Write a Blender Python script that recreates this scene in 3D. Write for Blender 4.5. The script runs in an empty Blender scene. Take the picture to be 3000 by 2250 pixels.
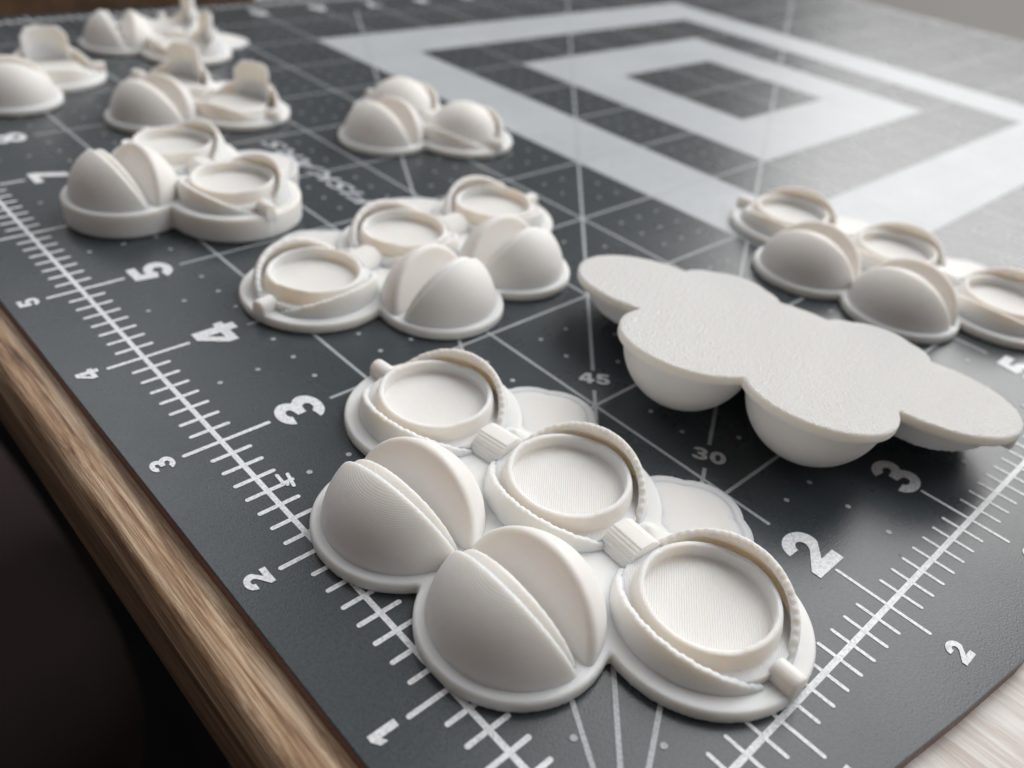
import bpy, bmesh, math, random
import numpy as np
from mathutils import Matrix, Vector

# ------------------------------------------------------------------ camera, world, lamps, exposure
S = 0.0254                      # the mat is ruled in inches: everything below is written in inches
scene = bpy.context.scene
CAM = Vector((-1.5058, -0.5446, 3.1239))
RIGHT = (0.730795, -0.674846, 0.10258)
DOWN = (-0.332249, -0.482944, -0.81017)
FWD = (0.59628, 0.557986, -0.57715)
cam_data = bpy.data.cameras.new('camera')
cam = bpy.data.objects.new('camera', cam_data)
scene.collection.objects.link(cam)
M = Matrix.Identity(4)
for r in range(3):
    M[r][0] = RIGHT[r]; M[r][1] = -DOWN[r]; M[r][2] = -FWD[r]; M[r][3] = CAM[r] * S
cam.matrix_world = M
cam_data.sensor_width = 36
cam_data.lens = 29.647
cam_data.clip_start = 0.005
cam_data.clip_end = 40
cam_data.dof.use_dof = True
cam_data.dof.focus_distance = 4.15 * S
cam_data.dof.aperture_fstop = 18.0
cam_data.dof.aperture_blades = 0
scene.camera = cam

world = bpy.data.worlds.new('World'); scene.world = world
world.use_nodes = True
bg = world.node_tree.nodes['Background']
bg.inputs[0].default_value = (1.0, 0.89, 0.85, 1)
bg.inputs[1].default_value = 0.165

def area_lamp(name, loc, target, w, h, power, col):
    d = bpy.data.lights.new(name, 'AREA'); d.shape = 'RECTANGLE'
    d.size = w * S; d.size_y = h * S; d.energy = power; d.color = col
    o = bpy.data.objects.new(name, d); scene.collection.objects.link(o)
    o.location = Vector(loc) * S
    o.rotation_euler = (Vector(target) - Vector(loc)).to_track_quat('-Z', 'Y').to_euler()
    return o
area_lamp('window_light', (60, 16, 52), (3, 3, 0), 40, 80, 37.0, (1.0, 0.99, 0.975))
area_lamp('side_fill_light', (50, -32, 50), (3, 3, 0), 34, 62, 13.0, (0.97, 0.985, 1.0))  # added lamp for the glare on the mat's right, no window known there
area_lamp('room_fill_light', (6, 62, 56), (3, 3, 0), 44, 34, 9.0, (0.96, 0.98, 1.0))  # added fill lamp from the far left, softens shadows on the pieces

scene.view_settings.view_transform = 'Standard'
scene.view_settings.look = 'None'
scene.view_settings.exposure = 0.0
scene.view_settings.gamma = 1.0
scene.render.resolution_x = 1024; scene.render.resolution_y = 768

# ------------------------------------------------------------------ materials
def nm(name):
    m = bpy.data.materials.new(name); m.use_nodes = True
    nt = m.node_tree; b = nt.nodes['Principled BSDF']
    return m, nt, b
def node(nt, t, **kw):
    n = nt.nodes.new(t)
    for k, v in kw.items(): setattr(n, k, v)
    return n
def coords(nt, scale=(1, 1, 1), rot=(0, 0, 0)):
    tc = node(nt, 'ShaderNodeTexCoord'); mp = node(nt, 'ShaderNodeMapping')
    mp.inputs['Scale'].default_value = [s / S for s in scale]     # object space, per inch
    mp.inputs['Rotation'].default_value = rot
    nt.links.new(tc.outputs['Object'], mp.inputs['Vector'])
    return mp.outputs['Vector']
def noise(nt, vec, scale, detail=3, rough=.5, dist=0):
    n = node(nt, 'ShaderNodeTexNoise'); n.inputs['Scale'].default_value = scale
    n.inputs['Detail'].default_value = detail; n.inputs['Roughness'].default_value = rough
    n.inputs['Distortion'].default_value = dist
    nt.links.new(vec, n.inputs['Vector']); return n.outputs['Fac']
def ramp(nt, fac, stops):
    r = node(nt, 'ShaderNodeValToRGB'); e = r.color_ramp.elements
    while len(e) < len(stops): e.new(.5)
    for el, (p, c) in zip(e, stops): el.position = p; el.color = (*c, 1)
    nt.links.new(fac, r.inputs[0]); return r.outputs[0]
def bump(nt, b, h, dist, strength=1.0, prev=None):
    n = node(nt, 'ShaderNodeBump'); n.inputs['Strength'].default_value = strength
    n.inputs['Distance'].default_value = dist * S
    nt.links.new(h, n.inputs['Height'])
    if prev is not None: nt.links.new(prev, n.inputs['Normal'])
    nt.links.new(n.outputs[0], b.inputs['Normal']); return n.outputs[0]

def plastic(name, kind):
    m, nt, b = nm(name)
    b.inputs['Base Color'].default_value = (0.84, 0.824, 0.80, 1)
    b.inputs['Roughness'].default_value = 0.5
    b.inputs['Specular IOR Level'].default_value = 0.35
    b.inputs['Subsurface Weight'].default_value = 0.55
    b.inputs['Subsurface Radius'].default_value = (1.0, 0.66, 0.38)
    b.inputs['Subsurface Scale'].default_value = 0.0032
    v = coords(nt)
    n2 = bump(nt, b, noise(nt, v, 14, 3), 0.004, 0.5)
    if kind == 'layers':
        w = node(nt, 'ShaderNodeTexWave', wave_type='BANDS', bands_direction='Z')
        w.inputs['Scale'].default_value = 40
        w.inputs['Distortion'].default_value = 0.15; w.inputs['Detail'].default_value = 1
        nt.links.new(v, w.inputs['Vector'])
        bump(nt, b, w.outputs['Fac'], 0.0007, 0.5, n2)
    elif kind == 'skin':
        w = node(nt, 'ShaderNodeTexWave', wave_type='BANDS', bands_direction='X')
        w.inputs['Scale'].default_value = 27; w.inputs['Distortion'].default_value = 0.4
        w.inputs['Detail'].default_value = 2
        mp = coords(nt, (1, 1, 1), (0, 0, math.radians(-41)))
        nt.links.new(mp, w.inputs['Vector'])
        bump(nt, b, w.outputs['Fac'], 0.0026, 0.6, n2)
    elif kind == 'under':
        b.inputs['Roughness'].default_value = 0.20
        b.inputs['Subsurface Weight'].default_value = 0.35
        b.inputs['Specular IOR Level'].default_value = 0.75
        mp = coords(nt, (1, 1, 1), (0, 0, math.radians(40)))
        mp2 = coords(nt, (1, 2.0, 1), (0, 0, math.radians(40)))
        a1 = noise(nt, mp2, 60, 3, .72)
        mx = node(nt, 'ShaderNodeMath', operation='ADD')
        w = node(nt, 'ShaderNodeTexVoronoi'); w.inputs['Scale'].default_value = 52
        nt.links.new(mp, w.inputs['Vector'])
        nt.links.new(a1, mx.inputs[0]); nt.links.new(w.outputs['Distance'], mx.inputs[1])
        bump(nt, b, mx.outputs[0], 0.0092, 1.0, n2)
    return m
M_PLA = plastic('off_white_printed_plastic', 'layers')
M_SKIN = plastic('off_white_plastic_top_skin', 'skin')
M_UNDER = plastic('off_white_plastic_textured_underside', 'under')

def mat_vinyl(name, col, col2, rough, spec, grain=True):
    m, nt, b = nm(name)
    v = coords(nt)
    f = noise(nt, v, 0.9, 4, .6)
    c = ramp(nt, f, [(0.3, col), (0.7, col2)])
    # fine speckle of scuffed grain and dust
    f2 = noise(nt, v, 60, 2, .7)
    mx = node(nt, 'ShaderNodeMix', data_type='RGBA', blend_type='MULTIPLY')
    mx.inputs[0].default_value = 1.0
    sp = ramp(nt, f2, [(0.30, (.72, .72, .72)), (0.60, (1.12, 1.12, 1.12))])
    nt.links.new(c, mx.inputs[6]); nt.links.new(sp, mx.inputs[7])
    nt.links.new(mx.outputs[2], b.inputs['Base Color'])
    rr = node(nt, 'ShaderNodeMapRange')
    rr.inputs['To Min'].default_value = rough - .04; rr.inputs['To Max'].default_value = rough + .06
    nt.links.new(noise(nt, v, 2.2, 4, .6), rr.inputs['Value']); nt.links.new(rr.outputs[0], b.inputs['Roughness'])
    b.inputs['Specular IOR Level'].default_value = spec
    if grain:
        bump(nt, b, noise(nt, v, 95, 2, .6), 0.0035, 0.33)
    return m
M_MAT = mat_vinyl('slate_grey_vinyl', (0.038, 0.049, 0.057), (0.052, 0.064, 0.072), 0.27, 0.38)
M_EDGE = mat_vinyl('brown_mat_edge', (0.20, 0.11, 0.09), (0.24, 0.14, 0.11), 0.6, 0.3, False)
M_WHITE = mat_vinyl('white_print', (0.70, 0.73, 0.76), (0.78, 0.80, 0.82), 0.42, 0.45)
M_BAND = mat_vinyl('pale_print', (0.45, 0.48, 0.505), (0.51, 0.54, 0.56), 0.36, 0.28)
M_LINE = mat_vinyl('pale_line_print', (0.37, 0.40, 0.42), (0.43, 0.46, 0.48), 0.42, 0.45)
M_ANG = mat_vinyl('angle_print', (0.52, 0.55, 0.57), (0.58, 0.60, 0.62), 0.42, 0.45)
M_SCUFF = mat_vinyl('scuffed_vinyl', (0.14, 0.155, 0.165), (0.22, 0.24, 0.25), 0.6, 0.3, False)
M_LOGO = mat_vinyl('bluish_print', (0.42, 0.45, 0.49), (0.50, 0.53, 0.57), 0.42, 0.45)

def wood(name, c1, c2, c3, rough, sc=7.0, stretch=0.09, line=.55):
    m, nt, b = nm(name)
    f = noise(nt, coords(nt, (1, stretch, 1)), sc, 7, .68, 1.1)
    c = ramp(nt, f, [(0.34, c1), (0.47, c2), (0.60, c3)])
    g = noise(nt, coords(nt, (1, stretch * .45, 1)), sc * 5.5, 5, .75, .5)
    mx = node(nt, 'ShaderNodeMix', data_type='RGBA', blend_type='MULTIPLY'); mx.inputs[0].default_value = 1
    nt.links.new(c, mx.inputs[6])
    nt.links.new(ramp(nt, g, [(0.40, (line, line * .93, line * .87)), (0.54, (1, 1, 1))]), mx.inputs[7])
    nt.links.new(mx.outputs[2], b.inputs['Base Color'])
    b.inputs['Roughness'].default_value = rough
    bump(nt, b, g, 0.012, 0.6)
    return m
M_WASH = wood('washed_oak_laminate', (0.46, 0.43, 0.40), (0.66, 0.63, 0.60), (0.76, 0.74, 0.715), 0.5, 2.2, .10, .80)
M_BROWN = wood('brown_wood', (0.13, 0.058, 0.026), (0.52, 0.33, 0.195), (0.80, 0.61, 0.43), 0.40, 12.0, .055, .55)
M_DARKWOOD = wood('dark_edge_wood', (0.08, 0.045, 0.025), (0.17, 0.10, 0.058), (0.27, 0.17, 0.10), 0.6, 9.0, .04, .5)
M_BOX = wood('orange_brown_wood', (0.10, 0.055, 0.03), (0.17, 0.095, 0.05), (0.22, 0.13, 0.075), 0.5, .6, .6, .8)
def plain(name, c1, c2, rough, sc=.3):
    m, nt, b = nm(name)
    nt.links.new(ramp(nt, noise(nt, coords(nt), sc, 4), [(.3, c1), (.7, c2)]), b.inputs['Base Color'])
    b.inputs['Roughness'].default_value = rough
    return m
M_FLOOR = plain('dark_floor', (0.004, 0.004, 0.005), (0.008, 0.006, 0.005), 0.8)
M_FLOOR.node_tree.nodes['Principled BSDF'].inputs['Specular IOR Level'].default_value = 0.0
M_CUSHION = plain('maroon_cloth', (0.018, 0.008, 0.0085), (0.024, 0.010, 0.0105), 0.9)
M_WALL = plain('warm_grey_plaster', (0.50, 0.48, 0.45), (0.58, 0.56, 0.53), 0.8, .05)
M_BENCH = plain('warm_grey_paint', (0.085, 0.081, 0.075), (0.12, 0.115, 0.107), 0.75, .05)
M_FOIL = plain('pale_glass_lid', (0.30, 0.33, 0.27), (0.40, 0.42, 0.35), 0.35)

# ------------------------------------------------------------------ helpers
col = scene.collection
def link(name, me, parent=None, mats=()):
    for mt in mats:
        me.materials.append(mt)
    o = bpy.data.objects.new(name, me); col.objects.link(o)
    if parent is not None: o.parent = parent
    return o
def pyd(name, verts, faces, smooth=False):
    me = bpy.data.meshes.new(name)
    me.from_pydata([(v[0] * S, v[1] * S, v[2] * S) for v in verts], [], faces)
    if smooth:
        me.polygons.foreach_set('use_smooth', [True] * len(me.polygons))
    me.update(); return me
def tag(o, label=None, cat=None, group=None, kind=None):
    if label: o['label'] = label
    if cat: o['category'] = cat
    if group: o['group'] = group
    if kind: o['kind'] = kind
    return o
def box_vf(x0, x1, y0, y1, z0, z1, V, F):
    n = len(V)
    V += [(x0, y0, z0), (x1, y0, z0), (x1, y1, z0), (x0, y1, z0), (x0, y0, z1), (x1, y0, z1), (x1, y1, z1), (x0, y1, z1)]
    F += [[n + i for i in f] for f in ((0, 3, 2, 1), (4, 5, 6, 7), (0, 1, 5, 4), (1, 2, 6, 5), (2, 3, 7, 6), (3, 0, 4, 7))]

# ------------------------------------------------------------------ surface nets: a mesh from a distance function
def nets(name, f, lo, hi, h, skin=False, under=False):
    lo = np.array(lo, float); hi = np.array(hi, float)
    n = np.ceil((hi - lo) / h).astype(int) + 1
    X, Y, Z = np.meshgrid(*[lo[i] + h * np.arange(n[i]) for i in range(3)], indexing='ij')
    D = f(X, Y, Z).astype(np.float32)
    pos = np.zeros(tuple(n - 1) + (3,)); cnt = np.zeros(tuple(n - 1))
    sh = tuple(n - 1)
    offs = [(0, 0, 0), (1, 0, 0), (0, 1, 0), (1, 1, 0), (0, 0, 1), (1, 0, 1), (0, 1, 1), (1, 1, 1)]
    def sub(o): return D[o[0]:o[0] + sh[0], o[1]:o[1] + sh[1], o[2]:o[2] + sh[2]]
    for a in offs:
        for ax in range(3):
            if a[ax]: continue
            b = list(a); b[ax] = 1
            da, db = sub(a), sub(b)
            cr = (da < 0) != (db < 0)
            t = np.where(cr, da / np.where(cr, da - db, 1), 0)
            for k in range(3):
                pos[..., k] += np.where(cr, a[k] + (t if k == ax else 0), 0)
            cnt += cr
    act = cnt > 0
    idx = -np.ones(sh, int); idx[act] = np.arange(act.sum())
    ijk = np.argwhere(act)
    V = lo + h * (ijk + pos[act] / cnt[act][:, None])
    F = []
    for ax in range(3):
        u, v = (ax + 1) % 3, (ax + 2) % 3
        sl = [slice(1, sh[k]) for k in range(3)]; sl[ax] = slice(0, sh[ax])
        a = D[tuple(sl)]
        sl2 = list(sl); sl2[ax] = slice(1, sh[ax] + 1); b = D[tuple(sl2)]
        for sgn in (0, 1):
            cr = ((a < 0) & (b >= 0)) if sgn == 0 else ((a >= 0) & (b < 0))
            g = np.argwhere(cr)
            if not len(g): continue
            for k in range(3):
                if k != ax: g[:, k] += 1
            def q(du, dv):
                c = g.copy(); c[:, u] -= du; c[:, v] -= dv
                return idx[c[:, 0], c[:, 1], c[:, 2]]
            quad = np.stack([q(1, 1), q(0, 1), q(0, 0), q(1, 0)], 1)
            if sgn: quad = quad[:, ::-1]
            F.append(quad)
    F = np.concatenate(F); F = F[(F >= 0).all(1)]
    me = bpy.data.meshes.new(name)
    me.vertices.add(len(V)); me.vertices.foreach_set('co', (V * S).ravel())
    me.loops.add(F.size); me.loops.foreach_set('vertex_index', F.ravel().astype(np.int32))
    me.polygons.add(len(F)); me.polygons.foreach_set('loop_start', (np.arange(len(F)) * 4).astype(np.int32))
    me.polygons.foreach_set('loop_total', np.full(len(F), 4, np.int32))
    me.update(calc_edges=True); me.validate()
    me.polygons.foreach_set('use_smooth', np.ones(len(me.polygons), bool))
    me.materials.append(M_PLA); me.materials.append(M_SKIN); me.materials.append(M_UNDER)
    nrm = np.zeros(len(me.polygons) * 3); me.polygons.foreach_get('normal', nrm); nz = nrm.reshape(-1, 3)[:, 2]
    mi = np.zeros(len(nz), np.int32)
    if skin: mi[nz > .985] = 1
    if under: mi[nz < -.9] = 2
    me.polygons.foreach_set('material_index', mi)
    return me

def smax(a, b, k): 
    h = np.clip(.5 - .5 * (b - a) / k, 0, 1)
    return b * (1 - h) + a * h + k * h * (1 - h)
def smin(a, b, k): return -smax(-a, -b, k)

# ------------------------------------------------------------------ the shapes of one printed piece (inches, z = 0 on the mat)
# u runs along the row of eye sockets, v from the split domes towards the fans
RC, RD = .525, .457
def scallop_r(phi):           # phi measured from +v
    return .342 + .034 * np.abs(np.cos(2.5 * phi)) ** .8
def fan_d(x, y, c):
    px, py = x - c[0], y - c[1]
    return np.hypot(px, py) - scallop_r(np.arctan2(px, py))
def base_mesh(name, cups, domes, fans, conns, th, fills, h=.0125):
    xs = [c[0] for c in cups + domes + fans]
    def f(X, Y, Z):
        d = None
        for c in cups:
            e = np.hypot(X - c[0], Y - c[1]) - RC; d = e if d is None else smin(d, e, .03)
        for c in domes:
            e = np.hypot(X - c[0], Y - c[1]) - RD; d = smin(d, e, .03)
        for c in fills:
            d = np.minimum(d, np.hypot(X - c[0], Y - c[1]) - c[2])
        up = smax(d, Z - th, .022)
        ft = None
        for c in fans:
            e = fan_d(X, Y, c); ft = e if ft is None else np.minimum(ft, e)
        up = np.minimum(up, smax(ft, Z - (.034 + th - .07), .012))
        # sloping web from each ribbed joint down towards its fan
        for c, fn in zip(conns, fans):
            dx, dy = X - c[0], Y - (c[1] + .13)
            cone = np.hypot(dx * 1.0, dy * .9) * .62 + (Z - (th + .085)) * .78
            up = smin(up, np.maximum(cone, -(Z - .02)), .02)
        return np.maximum(up, -Z)
    return nets(name, f, (min(xs) - .56, -1.2, -.02), (max(xs) + .56, .9, th + .2), h, False, True)

ZC = .03; RS = .425
def front_mesh():
    def f(X, Y, Z):
        s = np.sqrt(X ** 2 + (Y - .012) ** 2 + (Z - .040) ** 2) - .412
        t = .0025 * np.sin(X * 2 * np.pi / .028) * np.clip((Z - .12) / .1, 0, 1)
        pl = .923 * Y + .385 * Z - .027 + t
        return np.maximum(smax(s, pl, .022), -(Z - .02))
    return nets('front_shell', f, (-.46, -.46, 0), (.46, .2, .48), .0105)
def lip_mesh():
    def f(X, Y, Z):
        s = np.sqrt(X ** 2 + (Y - .012) ** 2 + (Z - .045) ** 2) - .376
        t = .0012 * np.sin(X * 2 * np.pi / .036) * np.clip((Z - .12) / .1, 0, 1)
        pl = .96 * Y + .30 * Z - .048 + t
        bk = -(.923 * Y + .385 * Z + .03)
        return np.maximum(np.maximum(smax(s, pl, .018), bk), -(Z - .02))
    return nets('inner_ridge', f, (-.42, -.36, 0), (.42, .22, .46), .0105)
def back_mesh():
    def f(X, Y, Z):
        s = np.sqrt(X ** 2 + Y ** 2 + (Z - ZC) ** 2) - RS
        pl = -(.955 * (Y - .11) - .296 * (Z - .25))
        return np.maximum(smax(s, pl, .048), -(Z - .02))
    return nets('back_shell', f, (-.46, -.06, 0), (.46, .47, .48), .0105)
ZL = .04
def cup_mesh():
    def f(X, Y, Z):
        r = np.hypot(X, Y)
        s = np.sqrt(r ** 2 + (Z - .085) ** 2) - .354
        a = np.arctan2(Y, X)
        top = Z - (.212 + .003 * np.sin(a * 2) + .004 * np.tanh(9 * np.sin(a * 1.5 + .6)))
        body = smax(s, top, .007)
        pocket = np.maximum(r - .302, -(Z - .13))
        gap_fill = smax(r - .412, Z - .118, .01)  # added ring, makes the gap around the cup shallower so it looks less dark
        return np.maximum(np.minimum(smax(body, -pocket, .006), np.maximum(gap_fill, -pocket)), -(Z - .02))
    return nets('eye_socket', f, (-.43, -.43, 0), (.43, .43, .26), .0095, True)
def ball_mesh():
    def f(X, Y, Z):
        return np.maximum(np.sqrt(X ** 2 + Y ** 2 + (Z - ZL) ** 2) - .368, -(Z - .02))
    return nets('eyeball', f, (-.4, -.4, 0), (.4, .4, .46), .016)
RO, RI = .441, .399
def lid_mesh(name, alpha, sgn, seed):
    ca, sa = math.cos(math.radians(alpha)), math.sin(math.radians(alpha))
    def f(X, Y, Z):
        Yv = Y * sgn
        r = np.sqrt(X ** 2 + Y ** 2 + (Z - ZL) ** 2)
        sh = smax(r - RO, -(r - RI), .014)
        th = np.arctan2(X, Yv)
        t = (.0030 if sgn < 0 else .0036) * np.sin(th * 62) + .002 * np.sin(th * 23 + seed)
        # plane through the corner-to-corner axis, lifted by alpha
        pl = -Yv * sa + (Z - .032) * ca + t
        d = smax(sh, pl, .016)
        return np.maximum(np.maximum(d, -(Yv + .02)), -(Z - .02))
    lo = (-.47, -.03 if sgn > 0 else -.47, 0); hi = (.47, .47 if sgn > 0 else .03, .42)
    return nets(name, f, lo, hi, .0098)
def nub_mesh():
    def f(X, Y, Z):
        d = np.hypot(Y, Z - .106) - .055
        d = np.where(Z < .106, np.abs(Y) - .055, d)
        d = smax(d, np.abs(X - .458) - .070, .022)
        return np.maximum(d, -(Z - .02))
    return nets('corner_nub', f, (.36, -.08, 0), (.56, .08, .2), .0085)
def connector_mesh():
    # half-round bar between two sockets whose layers show as ribs
    V, F = [], []
    R, zc, n = .128, .055, 13
    prof = []
    for i in range(n):
        z0 = .04 + i * (.180 - .04) / n; z1 = .04 + (i + 1) * (.180 - .04) / n
        zm = (z0 + z1) / 2
        w = math.sqrt(max(R * R - max(zm - zc, 0) ** 2, 0.0004)) + max(0, (zc - zm)) * .9
        w += .0015 * math.sin(i * 2.1)
        prof += [(w, z0 + .001), (w, z1 - .004), (w - .005, z1 - .001)]
    ring = [(w, z) for w, z in prof] + [(-w, z) for w, z in reversed(prof)]
    L = .098
    for x in (-L, L):
        for (y, z) in ring: V.append((x, y, z))
    k = len(ring)
    for i in range(k):
        j = (i + 1) % k
        F.append([i, j, k + j, k + i])
    F += [list(range(k))[::-1], [k + i for i in range(k)]]
    me = pyd('ribbed_joint', V, F); me.materials.append(M_PLA)
    bm = bmesh.new(); bm.from_mesh(me)
    bmesh.ops.recalc_face_normals(bm, faces=bm.faces); bm.to_mesh(me); bm.free()
    return me
def fan_mesh():
    V, F = [(0, 0, .040)], []
    prof = [(.2, .040), (.45, .040), (.66, .040), (.80, .040), (.815, .036), (.832, .026), (.849, .035), (.90, .036), (.945, .036), (.965, .034), (.978, .029), (.982, .012)]
    n = 120
    for s, z in prof:
        for i in range(n):
            ph = i / n * 2 * math.pi; r = float(scallop_r(np.array(ph))) * s
            if .8 < s < .86: r *= 1 + .01 * math.cos(5 * ph)
            V.append((r * math.sin(ph), r * math.cos(ph), z))
    for i in range(n): F.append([0, 1 + (i + 1) % n, 1 + i])
    for k in range(len(prof) - 1):
        for i in range(n):
            j = (i + 1) % n
            F.append([1 + k * n + i, 1 + k * n + j, 1 + (k + 1) * n + j, 1 + (k + 1) * n + i])
    me = pyd('scalloped_fan', V, F, True); me.materials.append(M_SKIN)
    return me
def shield_mesh():
    # tall curved plate, a segment of a cylinder open towards the dome side, chamfered top corners
    R, t = .315, .036
    def f(X, Y, Z):
        r = np.hypot(X, Y + .0)
        a = np.abs(np.arctan2(X, Y))
        top = .475 - np.clip(a - math.radians(30), 0, 9) * .30
        d = smax(np.abs(r - R) - t / 2, Z - top, .012)
        d = smax(d, (a - math.radians(46)) * R, .012)
        return np.maximum(d, -(Z - .02))
    return nets('curved_shield', f, (-.38, -.1, 0), (.38, .38, .64), .0115)
def pad_mesh():
    def f(X, Y, Z):
        r = np.hypot(X, Y)
        return np.maximum(smax(r - .30, Z - .13, .02), -(Z - .02))
    return nets('socket_floor', f, (-.36, -.36, 0), (.36, .36, .16), .016, True)

G3C = [(-.97, 0), (0, .10), (.97, 0)]; G3D = [(-.405, -.69), (.405, -.69)]; G3F = [(-.53, .47), (.53, .47)]
G3N = [(-.485, .05, math.atan2(.1, .97)), (.485, .05, -math.atan2(.1, .97))]
G2C = [(-.47, 0), (.47, 0)]; G2D = [(0, -.69)]; G2F = [(0, .50)]; G2N = [(0, 0, 0)]
print('building shapes')
FRONT, LIP, BACK, CUP = front_mesh(), lip_mesh(), back_mesh(), cup_mesh()
LOW, UPP = lid_mesh('lower_lid', 25, -1, 1.0), lid_mesh('upper_lid', 38.5, 1, 2.5)
NUB, CONN, FAN = nub_mesh(), connector_mesh(), fan_mesh()
BALL, SHIELD, PAD = ball_mesh(), shield_mesh(), pad_mesh()
BASE3 = base_mesh('base_plate', G3C, G3D, G3F, G3N, .07, [(-.44, -.12, .24), (.44, -.12, .24), (0, -.42, .24)])
BASE2 = base_mesh('base_plate', G2C, G2D, G2F, G2N, .07, [(0, -.2, .25)], .015)
BASE2T = base_mesh('base_plate', G2C, G2D, G2F, G2N, .20, [(0, -.2, .25)], .015)

def prm(name, me, parent, loc=(0, 0, 0), rz=0, sx=1):
    o = bpy.data.objects.new(name, me); col.objects.link(o); o.parent = parent
    o.location = Vector(loc) * S; o.rotation_euler = (0, 0, rz); o.scale = (sx, 1, 1)
    return o
def build_piece(kind, cups, domes, fans, conns, base, lift=0.0, tips=None):
    root = bpy.data.objects.new(kind[1], None); col.objects.link(root)
    root.empty_display_size = .005
    prm('base_plate', base, root)
    for i, c in enumerate(cups):
        rz = 0 if len(cups) == 2 or i == 1 else (math.radians(4) if c[0] < 0 else -math.radians(4))
        prm('lower_lid', LOW, root, (c[0], c[1], lift), rz)
        prm('upper_lid', UPP, root, (c[0], c[1], lift), rz)
        if kind[0] == 'cup': prm('eye_socket', CUP, root, (c[0], c[1], lift), rz)
        if kind[0] == 'ball': prm('eyeball', BALL, root, (c[0], c[1], lift), rz)
        if kind[0] == 'shield':
            prm('curved_shield', SHIELD, root, (c[0], c[1], lift), rz)
            prm('socket_floor', PAD, root, (c[0], c[1], lift), rz)
    prm('corner_nub', NUB, root, (cups[-1][0], cups[-1][1], lift), -math.radians(4) if len(cups) == 3 else 0)
    prm('corner_nub', NUB, root, (cups[0][0], cups[0][1], lift), math.pi + (math.radians(4) if len(cups) == 3 else 0))
    for c in domes:
        yaw = 0 if len(domes) == 1 else math.radians(5 if c[0] < 0 else -2)
        prm('front_shell', FRONT, root, (c[0], c[1], lift), yaw)
        prm('inner_ridge', LIP, root, (c[0], c[1], lift), yaw)
        prm('back_shell', BACK, root, (c[0], c[1], lift), yaw)
    for c in conns: prm('ribbed_joint', CONN, root, (c[0], c[1], lift), c[2])
    for c in fans: prm('scalloped_fan', FAN, root, (c[0], c[1], lift), math.radians(72))
    return root
def dup(root):
    r = root.copy(); col.objects.link(r)
    for ch in list(root.children):
        c = ch.copy(); col.objects.link(c); c.parent = r
    return r
def put(root, x, y, deg, label, group=None, mat=None):
    if mat is None:
        root.location = Vector((x, y, .0025)) * S; root.rotation_euler = (0, 0, math.radians(deg))
    else:
        root.matrix_world = mat
    tag(root, label, 'printed part', group)
    return root

NAME3 = 'printed_eye_cluster'
A = build_piece(('cup', NAME3), G3C, G3D, G3F, G3N, BASE3)
GR3 = 'three socket printed parts'
GR2 = 'two socket printed parts'
B, G, H = dup(A), dup(A), dup(A)
put(A, 1.112, 1.504, -88.3, 'large off white printed part in front, below the numeral 3 of the left ruler', GR3)
put(B, 2.252, 4.222, 7.5, 'off white printed part with three round sockets and two split domes beside the numeral 4', GR3)
put(G, 5.62, 1.86, -86.6, 'off white printed part cut by the right picture edge, grey domes in shade', GR3)
mh = Matrix(((-0.259, 0.954, -0.147, 3.259 * S), (0.966, 0.258, -0.028, 1.527 * S), (0.011, -0.15, -0.989, .342 * S), (0, 0, 0, 1)))
q = mh.to_quaternion(); hm = q.to_matrix().to_4x4(); hm.translation = Vector((3.259, 1.527, .350)) * S
put(H, 0, 0, 0, 'upside down off white printed part showing its flat textured underside', GR3, hm)

C = build_piece(('cup', NAME3), G2C, G2D, G2F, G2N, BASE2T, .13)
put(C, 1.42, 6.02, -86.5, 'off white printed part with two sockets on an extra thick base, beside the numeral 7', GR2)
D = build_piece(('ball', NAME3), G2C, G2D, G2F, G2N, BASE2)
put(D, 4.23, 6.50, -83, 'off white printed part with two smooth round balls, alone beside the pale frame', GR2)
E_ = build_piece(('shield', NAME3), G2C, G2D, G2F, G2N, BASE2)
F_, I_ = dup(E_), dup(E_)
put(E_, 2.47, 8.17, -70, 'off white printed part with two upright curved shields, just behind the thick based one', GR2)
put(F_, .97, 9.64, -11, 'off white printed part cut by the left picture edge with one wide upright shield', GR2)
put(I_, 3.22, 10.37, -103, 'farthest off white printed part, its dome split wide open, at the top of the mat', GR2)

# ------------------------------------------------------------------ cutting mat
mat_root = bpy.data.objects.new('cutting_mat', None); col.objects.link(mat_root)
mat_root.empty_display_size = .01
tag(mat_root, 'dark grey cutting mat ruled in inches with pale nested square frames', 'cutting mat')
TH = .08
outl = [(-.47, -.36), (.6, -.40), (1.2, -.44), (1.7, -.52), (2.2, -.585), (3.0, -.62), (6, -.63), (17.95, -.63), (17.95, 12.35), (-.47, 12.35)]
# rounded slab edge
def slab(outl, z0, z1):
    n = len(outl); V = []; F = []
    cx = sum(p[0] for p in outl) / n; cy = sum(p[1] for p in outl) / n
    def ring(off, z):
        b = len(V)
        for i in range(n):
            p0, p1, p2 = [Vector(outl[(i + k) % n]) for k in (-1, 0, 1)]
            d1 = (p1 - p0).normalized(); d2 = (p2 - p1).normalized()
            nn = (Vector((d1.y, -d1.x)) + Vector((d2.y, -d2.x))).normalized()
            V.append((p1.x + nn.x * off, p1.y + nn.y * off, z))
        return b
    r = [ring(0, z0), ring(0, z1 - .008), ring(-.003, z1 - .002), ring(-.008, z1)]
    for a, b in zip(r, r[1:]):
        for i in range(n): F.append([a + i, a + (i + 1) % n, b + (i + 1) % n, b + i])
    side = len(F)
    F.append([r[-1] + i for i in range(n)]); F.append([r[0] + i for i in range(n)][::-1])
    return V, F, side
V, F, side = slab(outl, -TH, 0)
me = pyd('mat_sheet', V, F)
sheet = link('mat_sheet', me, mat_root, (M_MAT, M_EDGE))
for i in range(len(outl) * 1): me.polygons[i].material_index = 1

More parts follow.
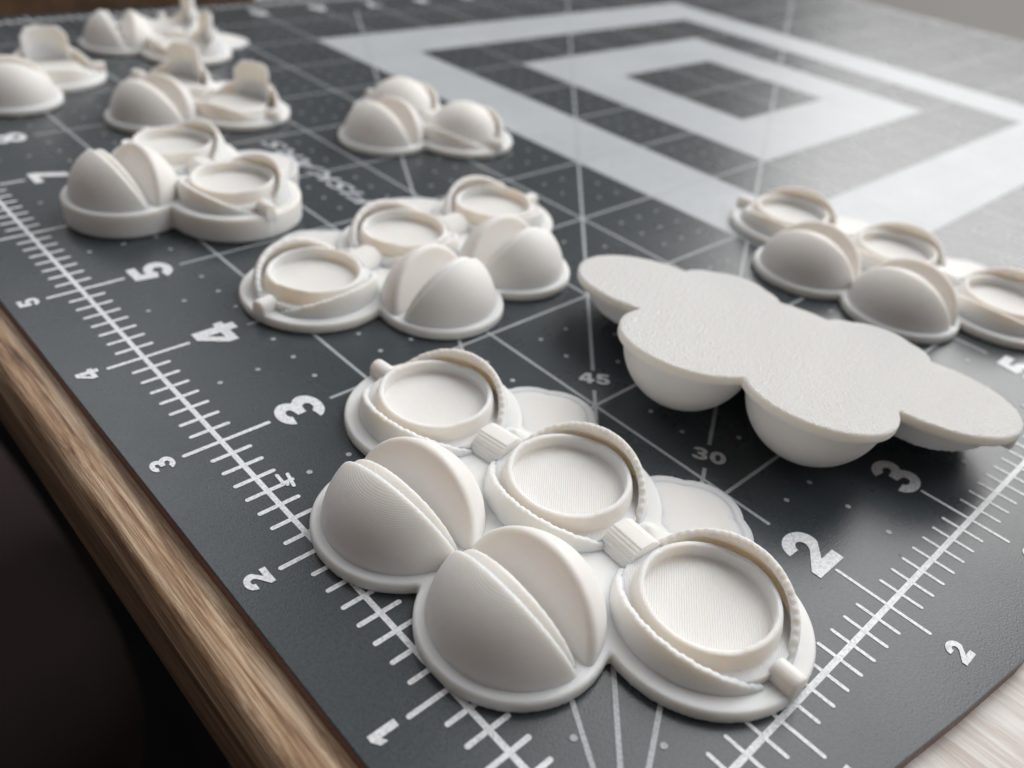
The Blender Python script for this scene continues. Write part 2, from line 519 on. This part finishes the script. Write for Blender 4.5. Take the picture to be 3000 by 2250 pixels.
class Print:
    """flat ink pieces of one kind: thin sheets just above the mat"""
    def __init__(s, z): s.z = z; s.V = []; s.F = []
    def quad(s, x0, y0, x1, y1):
        n = len(s.V); s.V += [(x0, y0, s.z), (x1, y0, s.z), (x1, y1, s.z), (x0, y1, s.z)]; s.F.append([n, n + 1, n + 2, n + 3])
    def seg(s, a, b, w, cap=True):
        a = Vector(a); b = Vector(b); d = (b - a).normalized(); nn = Vector((-d.y, d.x)) * w / 2
        pts = []
        if cap:
            for k in range(7):
                t = -math.pi / 2 + math.pi * k / 6
                pts.append(b + d * math.cos(t) * w / 2 * .9 + nn * math.sin(t))
            for k in range(7):
                t = math.pi / 2 + math.pi * k / 6
                pts.append(a + d * math.cos(t) * w / 2 * .9 + nn * math.sin(t))
        else:
            pts = [a - nn, b - nn, b + nn, a + nn]
        n = len(s.V); s.V += [(p.x, p.y, s.z) for p in pts]; s.F.append(list(range(n, n + len(pts))))
    def disc(s, x, y, r, k=14):
        n = len(s.V); s.V += [(x + r * math.cos(2 * math.pi * i / k), y + r * math.sin(2 * math.pi * i / k), s.z) for i in range(k)]
        s.F.append(list(range(n, n + k)))
    def done(s, name, m): return link(name, pyd(name, s.V, s.F), mat_root, (m,))

NX, NY = 18, 12
# pale nested square frames
for (x0, y0, x1, y1, w) in ((5, 2, 13, 10, 1), (7, 4, 11, 8, 1)):
    P = Print(.0006)
    P.quad(x0, y0, x1, y0 + w); P.quad(x0, y1 - w, x1, y1); P.quad(x0, y0 + w, x0 + w, y1 - w); P.quad(x1 - w, y0 + w, x1, y1 - w)
    P.done('square_frame', M_BAND)
P = Print(.0010)
for x in range(1, NX): P.seg((x, .70), (x, NY - .70), .022, False)
P.done('grid_lines', M_LINE)['kind'] = 'stuff'
P = Print(.0013)
for y in range(1, NY): P.seg((.70, y), (NX - .70, y), .022, False)
P.done('grid_lines', M_LINE)['kind'] = 'stuff'
for z_, a_, b_ in ((.0016, (0, 0), (0, NY)), (.0016, (NX, 0), (NX, NY)), (.0019, (0, 0), (NX, 0)), (.0019, (0, NY), (NX, NY))):
    P = Print(z_); P.seg(a_, b_, .030, False); P.done('ruler_line', M_WHITE)
P = Print(.0022)
for side_ in (0, 1):
    X0 = 0 if side_ == 0 else NX; s = 1 if side_ == 0 else -1
    for k in range(1, NY * 8):
        y = k / 8
        if k % 8 == 0: P.seg((X0 - .215 * s, y), (X0 + .29 * s, y), .026)
        else: P.seg((X0 - .115 * s, y), (X0 + .105 * s, y), .026)
    Y0 = 0 if side_ == 0 else NY
    for k in range(1, NX * 8):
        x = k / 8
        if k % 8 == 0: P.seg((x, Y0 - .215 * s), (x, Y0 + .29 * s), .020)
        else: P.seg((x, Y0 - .115 * s), (x, Y0 + .105 * s), .020)
P.done('ruler_ticks', M_WHITE)['kind'] = 'stuff'
# angle lines from the corner, broken at their labels
def ang(deg, gap, end):
    P = Print({60: .0025, 45: .0028, 30: .0031}[deg]); d = Vector((math.cos(math.radians(deg)), math.sin(math.radians(deg))))
    P.seg(d * .12, d * gap[0], .024, False); P.seg(d * gap[1], d * end, .024, False)
    P.done('angle_line', M_LINE)
ang(60, (2.40, 2.66), 13.0); ang(45, (2.99, 3.22), 16.2); ang(30, (2.41, 2.64), 20.0)
# dots every quarter inch
P = Print(.0034)
rnd = random.Random(3)
for cx in range(NX):
    for cy in range(NY):
        edge = cx == 0 or cy == 0 or cx == NX - 1 or cy == NY - 1
        if cx == 0 and cy == 0:
            P.disc(.51, .245, .0165); P.disc(.245, .505, .0165); P.disc(.75, .5, .021); P.disc(.5, .75, .021); continue
        for i in (1, 2, 3):
            for j in (1, 2, 3):
                x, y = cx + i / 4, cy + j / 4
                if cx == 0 and j != 2 and i != 3: continue
                if cy == 0 and i != 2 and j != 3: continue
                if cx == cy and i == j: continue
                if abs(y - math.tan(math.radians(30)) * x) < .09 or abs(x - math.tan(math.radians(30)) * y) < .09: continue
                if math.hypot(x - 2.2, y - 2.2) < .2 or math.hypot(x - 2.2, y - 1.26) < .2: continue
                if 2.3 < x < 2.7 and 5.1 < y < 7: continue
                P.disc(x, y, .0165)
P.done('dots', M_LINE)['kind'] = 'stuff'

def arc(cx, cy, rx, ry, a0, a1, n=16):
    return [(cx + rx * math.cos(math.radians(a0 + (a1 - a0) * i / n)), cy + ry * math.sin(math.radians(a0 + (a1 - a0) * i / n))) for i in range(n + 1)]
# heavy ruler figures as outlines (height 1), holes listed after the outer line
GLYPH = {
 '0': [arc(.41, .5, .41, .5, 0, 350, 34), arc(.41, .5, .14, .27, 0, 350, 24)],
 '1': [[(.20, 0), (.50, 0), (.50, 1), (.27, 1), (.0, .82), (.0, .56), (.20, .67)]],
 '2': [arc(.41, .66, .40, .34, 182, -22) + [(.44, .245), (.82, .245), (.82, 0), (0, 0), (0, .19), (.46, .50)] + arc(.41, .645, .125, .12, -30, 182, 12)],
 '3': [arc(.39, .715, .37, .285, 170, -40) + arc(.39, .30, .41, .30, 40, -170) + arc(.39, .30, .135, .10, -170, 80, 12) + [(.27, .41), (.27, .60)] + arc(.39, .705, .12, .085, -80, 170, 12)],
 '4': [[(.44, 0), (.71, 0), (.71, .20), (.85, .20), (.85, .42), (.71, .42), (.71, 1), (.40, 1), (0, .44), (0, .20), (.44, .20)], [(.44, .42), (.44, .74), (.22, .42)]],
 '5': [[(.12, 1), (.76, 1), (.76, .77), (.35, .77), (.335, .635)] + arc(.40, .325, .41, .335, 96, -170, 20) + arc(.40, .325, .135, .125, -170, 150, 14) + [(.04, .455)]],
 '6': [arc(.41, .31, .41, .33, 60, 0, 6) + arc(.41, .31, .41, .31, 0, -180, 14) + arc(.44, .42, .44, .58, 180, 50, 12) + [(.62, .72)] + arc(.44, .52, .17, .26, 70, 160, 8) + arc(.41, .31, .40, .33, 130, 62, 6), arc(.41, .31, .13, .12, 0, 350, 18)],
 '7': [[(0, 1), (.76, 1), (.76, .80), (.42, 0), (.10, 0), (.44, .76), (0, .76)]],
 '8': [arc(.40, .72, .355, .28, -48, 228, 22) + arc(.40, .30, .40, .30, 140, 400, 24), arc(.40, .735, .11, .085, 0, 350, 18), arc(.40, .29, .135, .105, 0, 350, 18)],
}
GLYPH['9'] = [[(.82 - x, 1 - y) for x, y in g] for g in GLYPH['6']]
def to_mesh_from_curve(cu):
    tmp = bpy.data.objects.new('tmp', cu); col.objects.link(tmp)
    bpy.context.view_layer.update()
    me = bpy.data.meshes.new_from_object(tmp.evaluated_get(bpy.context.evaluated_depsgraph_get()))
    bpy.data.objects.remove(tmp)
    return me
def text(body, x, y, ang_, size, name, m, sx=1.0, shear=0.0, z=.0037, font=False):
    if font:
        cu = bpy.data.curves.new(name, 'FONT'); cu.body = body; cu.size = 1.0
        cu.shear = shear; cu.resolution_u = 5; cu.fill_mode = 'FRONT'; cu.space_character = 1.06; cu.offset = .022
    else:
        cu = bpy.data.curves.new(name, 'CURVE'); cu.dimensions = '2D'; cu.fill_mode = 'FRONT'
        ox = 0
        for ch in body:
            for g in GLYPH[ch]:
                sp = cu.splines.new('POLY'); sp.points.add(len(g) - 1); sp.use_cyclic_u = True
                for p_, (gx, gy) in zip(sp.points, g): p_.co = (gx + ox, gy, 0, 1)
            ox += max(q[0] for q in GLYPH[ch][0]) + .09
    me = to_mesh_from_curve(cu)
    co = np.zeros(len(me.vertices) * 3); me.vertices.foreach_get('co', co); co = co.reshape(-1, 3)
    mn, mx = co.min(0), co.max(0)
    co -= (mn + mx) / 2
    co[:, 0] *= sx; k = size / (mx[1] - mn[1]); co *= k
    a = math.radians(ang_)
    xx = co[:, 0] * math.cos(a) - co[:, 1] * math.sin(a) + x
    yy = co[:, 0] * math.sin(a) + co[:, 1] * math.cos(a) + y
    out = np.stack([xx, yy, np.full(len(xx), z)], 1) * S
    me.vertices.foreach_set('co', out.ravel()); me.update()
    me.materials.clear()
    return link(name, me, mat_root, (m,))
for n in range(1, NY):
    text(str(n), .49, n, 90, .29, 'numeral', M_WHITE)
    text(str(n), -.335, n, 90, .13, 'numeral', M_WHITE)
for n in range(1, NX):
    text(str(n), n - .005, .455, 0, .285, 'numeral', M_WHITE)
    text(str(n), n + .01, -.355, 0, .125, 'numeral', M_WHITE)
    text(str(n), n, NY - .46, 180, .29, 'numeral', M_WHITE)
text('45', 2.215, 2.205, -45, .118, 'angle_numeral', M_ANG)
text('30', 2.20, 1.258, -60, .118, 'angle_numeral', M_ANG)
text('60', 1.27, 2.19, -30, .118, 'angle_numeral', M_ANG)
text('FISKARS', 2.515, 6.04, 90, .18, 'lettering', M_LOGO, sx=1.9, shear=0.3, font=True)
# small stray mark of white ink beside the left ruler
P = Print(.0040)
for a, b, w in (((.10, 2.505), (.150, 2.505), .022),): P.seg(a, b, w)
P.done('stray_ink_mark', M_WHITE)
P = Print(.0043)
for a, b, w in (((.098, 2.578), (.094, 2.505), .020), ((.148, 2.555), (.128, 2.455), .020), ((.118, 2.50), (.105, 2.478), .016)): P.seg(a, b, w); P.z += .0003
P.done('stray_ink_mark', M_WHITE)

# a few knife cuts and lint specks on the mat
P = Print(.0054); rnd = random.Random(11)
for k in range(46):
    x, y = rnd.uniform(-.3, 7), rnd.uniform(-.2, 7); a = rnd.choice((0, 1.57, .8)) + rnd.uniform(-.2, .2); L = rnd.choice((.015, .02, .03, .05, .22))
    P.seg((x, y), (x + L * math.cos(a), y + L * math.sin(a)), rnd.uniform(.0018, .0038) if L < .2 else .0014); P.z += .00001
P.done('scuff_marks', M_SCUFF)['kind'] = 'stuff'

# ------------------------------------------------------------------ table
table = bpy.data.objects.new('work_table', None); col.objects.link(table); table.empty_display_size = .02
tag(table, 'washed oak work table with a brown wooden edge under the cutting mat', 'table')
ZT = -TH - .004
V, F = [], []
box_vf(-.52, 18.3, -14, 16, ZT - .72, ZT, V, F)
link('table_top', pyd('table_top', V, F), table, (M_WASH,))
# edge moulding along the left side: rounded top, tan band, darker core
def extrude_profile(name, prof, y0, y1, m, smooth=True, seg=40):
    V, F = [], []
    k = len(prof)
    for s_ in range(seg + 1):
        y = y0 + (y1 - y0) * s_ / seg
        for (x, z) in prof: V.append((x, y, z))
    for s_ in range(seg):
        for i in range(k - 1):
            F.append([s_ * k + i, s_ * k + i + 1, (s_ + 1) * k + i + 1, (s_ + 1) * k + i])
    me = pyd(name, V, F, smooth)
    bm = bmesh.new(); bm.from_mesh(me); bmesh.ops.recalc_face_normals(bm, faces=bm.faces); bm.to_mesh(me); bm.free()
    return link(name, me, table, (m,))
prof = [(-.44, ZT + .001)]
prof = [(-.46, ZT + .0015), (-.53, ZT + .002)] + [(-.53 - .16 * math.sin(t), ZT + .002 - .07 * (1 - math.cos(t))) for t in np.linspace(.15, math.pi / 2, 9)]
extrude_profile('edge_moulding', prof, -14, 16, M_BROWN)
extrude_profile('edge_band', [(-.688, ZT - .066), (-.672, ZT - .075), (-.690, ZT - .085), (-.694, ZT - .20), (-.69, ZT - .335), (-.67, ZT - .35)], -14, 16, M_BROWN, False)
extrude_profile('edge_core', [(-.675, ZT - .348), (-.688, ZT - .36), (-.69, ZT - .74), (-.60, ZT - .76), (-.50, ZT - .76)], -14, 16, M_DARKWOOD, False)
# legs
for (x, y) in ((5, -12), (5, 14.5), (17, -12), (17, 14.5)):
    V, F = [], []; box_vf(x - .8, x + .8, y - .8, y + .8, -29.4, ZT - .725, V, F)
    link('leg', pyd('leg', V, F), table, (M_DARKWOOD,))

# ------------------------------------------------------------------ the room around, far out of focus
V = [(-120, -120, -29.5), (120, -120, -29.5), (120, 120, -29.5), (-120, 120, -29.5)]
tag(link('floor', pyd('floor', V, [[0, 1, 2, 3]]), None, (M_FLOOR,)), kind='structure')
V, F = [], []; box_vf(62, 64, -110, 110, -29.4, 8, V, F)
tag(link('wall', pyd('wall', V, F), None, (M_WALL,)), 'warm grey wall under the window beyond the mat', 'wall', kind='structure')

def cushion():
    bm = bmesh.new()
    bmesh.ops.create_cube(bm, size=1)
    bmesh.ops.subdivide_edges(bm, edges=bm.edges[:], cuts=7, use_grid_fill=True)
    for v in bm.verts:
        c = v.co
        r = (abs(2 * c.x) ** 4 + abs(2 * c.y) ** 4 + abs(2 * c.z) ** 3) ** .25
        m_ = max(abs(c.x), abs(c.y), abs(c.z)) * 2
        if r > 0: c *= m_ / r
        c.x *= 9 * S; c.y *= 14 * S; c.z *= 3.4 * S
    for f in bm.faces: f.smooth = True
    me = bpy.data.meshes.new('cushion'); bm.to_mesh(me); bm.free(); return me
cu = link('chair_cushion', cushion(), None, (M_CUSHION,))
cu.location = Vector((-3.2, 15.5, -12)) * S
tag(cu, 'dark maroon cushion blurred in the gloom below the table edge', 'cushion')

bench = bpy.data.objects.new('added_bench', None); col.objects.link(bench); bench.empty_display_size = .02  # invented bench, its lit top brightens the strip beyond the mat
tag(bench, 'added warm grey bench catching the window light, blurred beyond the far edge of the mat', 'bench')
V, F = [], []; box_vf(20, 61.5, -60, 60, -3.5, -2.2, V, F); link('bench_top', pyd('bench_top', V, F), bench, (M_BENCH,))
V, F = [], []; box_vf(21, 22, -59, 59, -29.4, -3.505, V, F); link('bench_front', pyd('bench_front', V, F), bench, (M_BENCH,))
# brown wooden tray at the top left with a pale glass lid standing at it
tray = bpy.data.objects.new('wooden_tray', None); col.objects.link(tray); tray.empty_display_size = .01
tray.location = Vector((2.2, 13.62, ZT + .006)) * S; tray.rotation_euler = (0, 0, math.radians(-6))
tag(tray, 'orange brown wooden tray blurred behind the top left of the mat', 'tray')
V, F = [], []; box_vf(-4.2, 3.2, -1.0, 1.0, 0, .12, V, F)
link('tray_floor', pyd('tray_floor', V, F), tray, (M_BOX,))
for (a, b, c, d) in ((-4.2, 3.2, -1.12, -1.003), (-4.2, 3.2, 1.003, 1.12)):
    V, F = [], []; box_vf(a, b, c, d, 0, .5, V, F); link('tray_side', pyd('tray_side', V, F), tray, (M_BOX,))
def lathe(name, prof, n=48):
    V, F = [], []
    for r, z in prof:
        for i in range(n): V.append((r * math.cos(2 * math.pi * i / n), r * math.sin(2 * math.pi * i / n), z))
    for k in range(len(prof) - 1):
        for i in range(n):
            j = (i + 1) % n; F.append([k * n + i, k * n + j, (k + 1) * n + j, (k + 1) * n + i])
    F.append([(len(prof) - 1) * n + i for i in range(n)])
    return pyd(name, V, F, True)
gl = link('glass_jar_lid', lathe('glass_jar_lid', [(.42, 0), (.44, .03), (.44, .22), (.40, .27), (.3, .29), (.02, .30)]), None, (M_FOIL,))
gl.location = Vector((3.05, 13.1, ZT + .003)) * S
tag(gl, 'pale greenish round lid in front of the blurred wooden tray', 'lid')
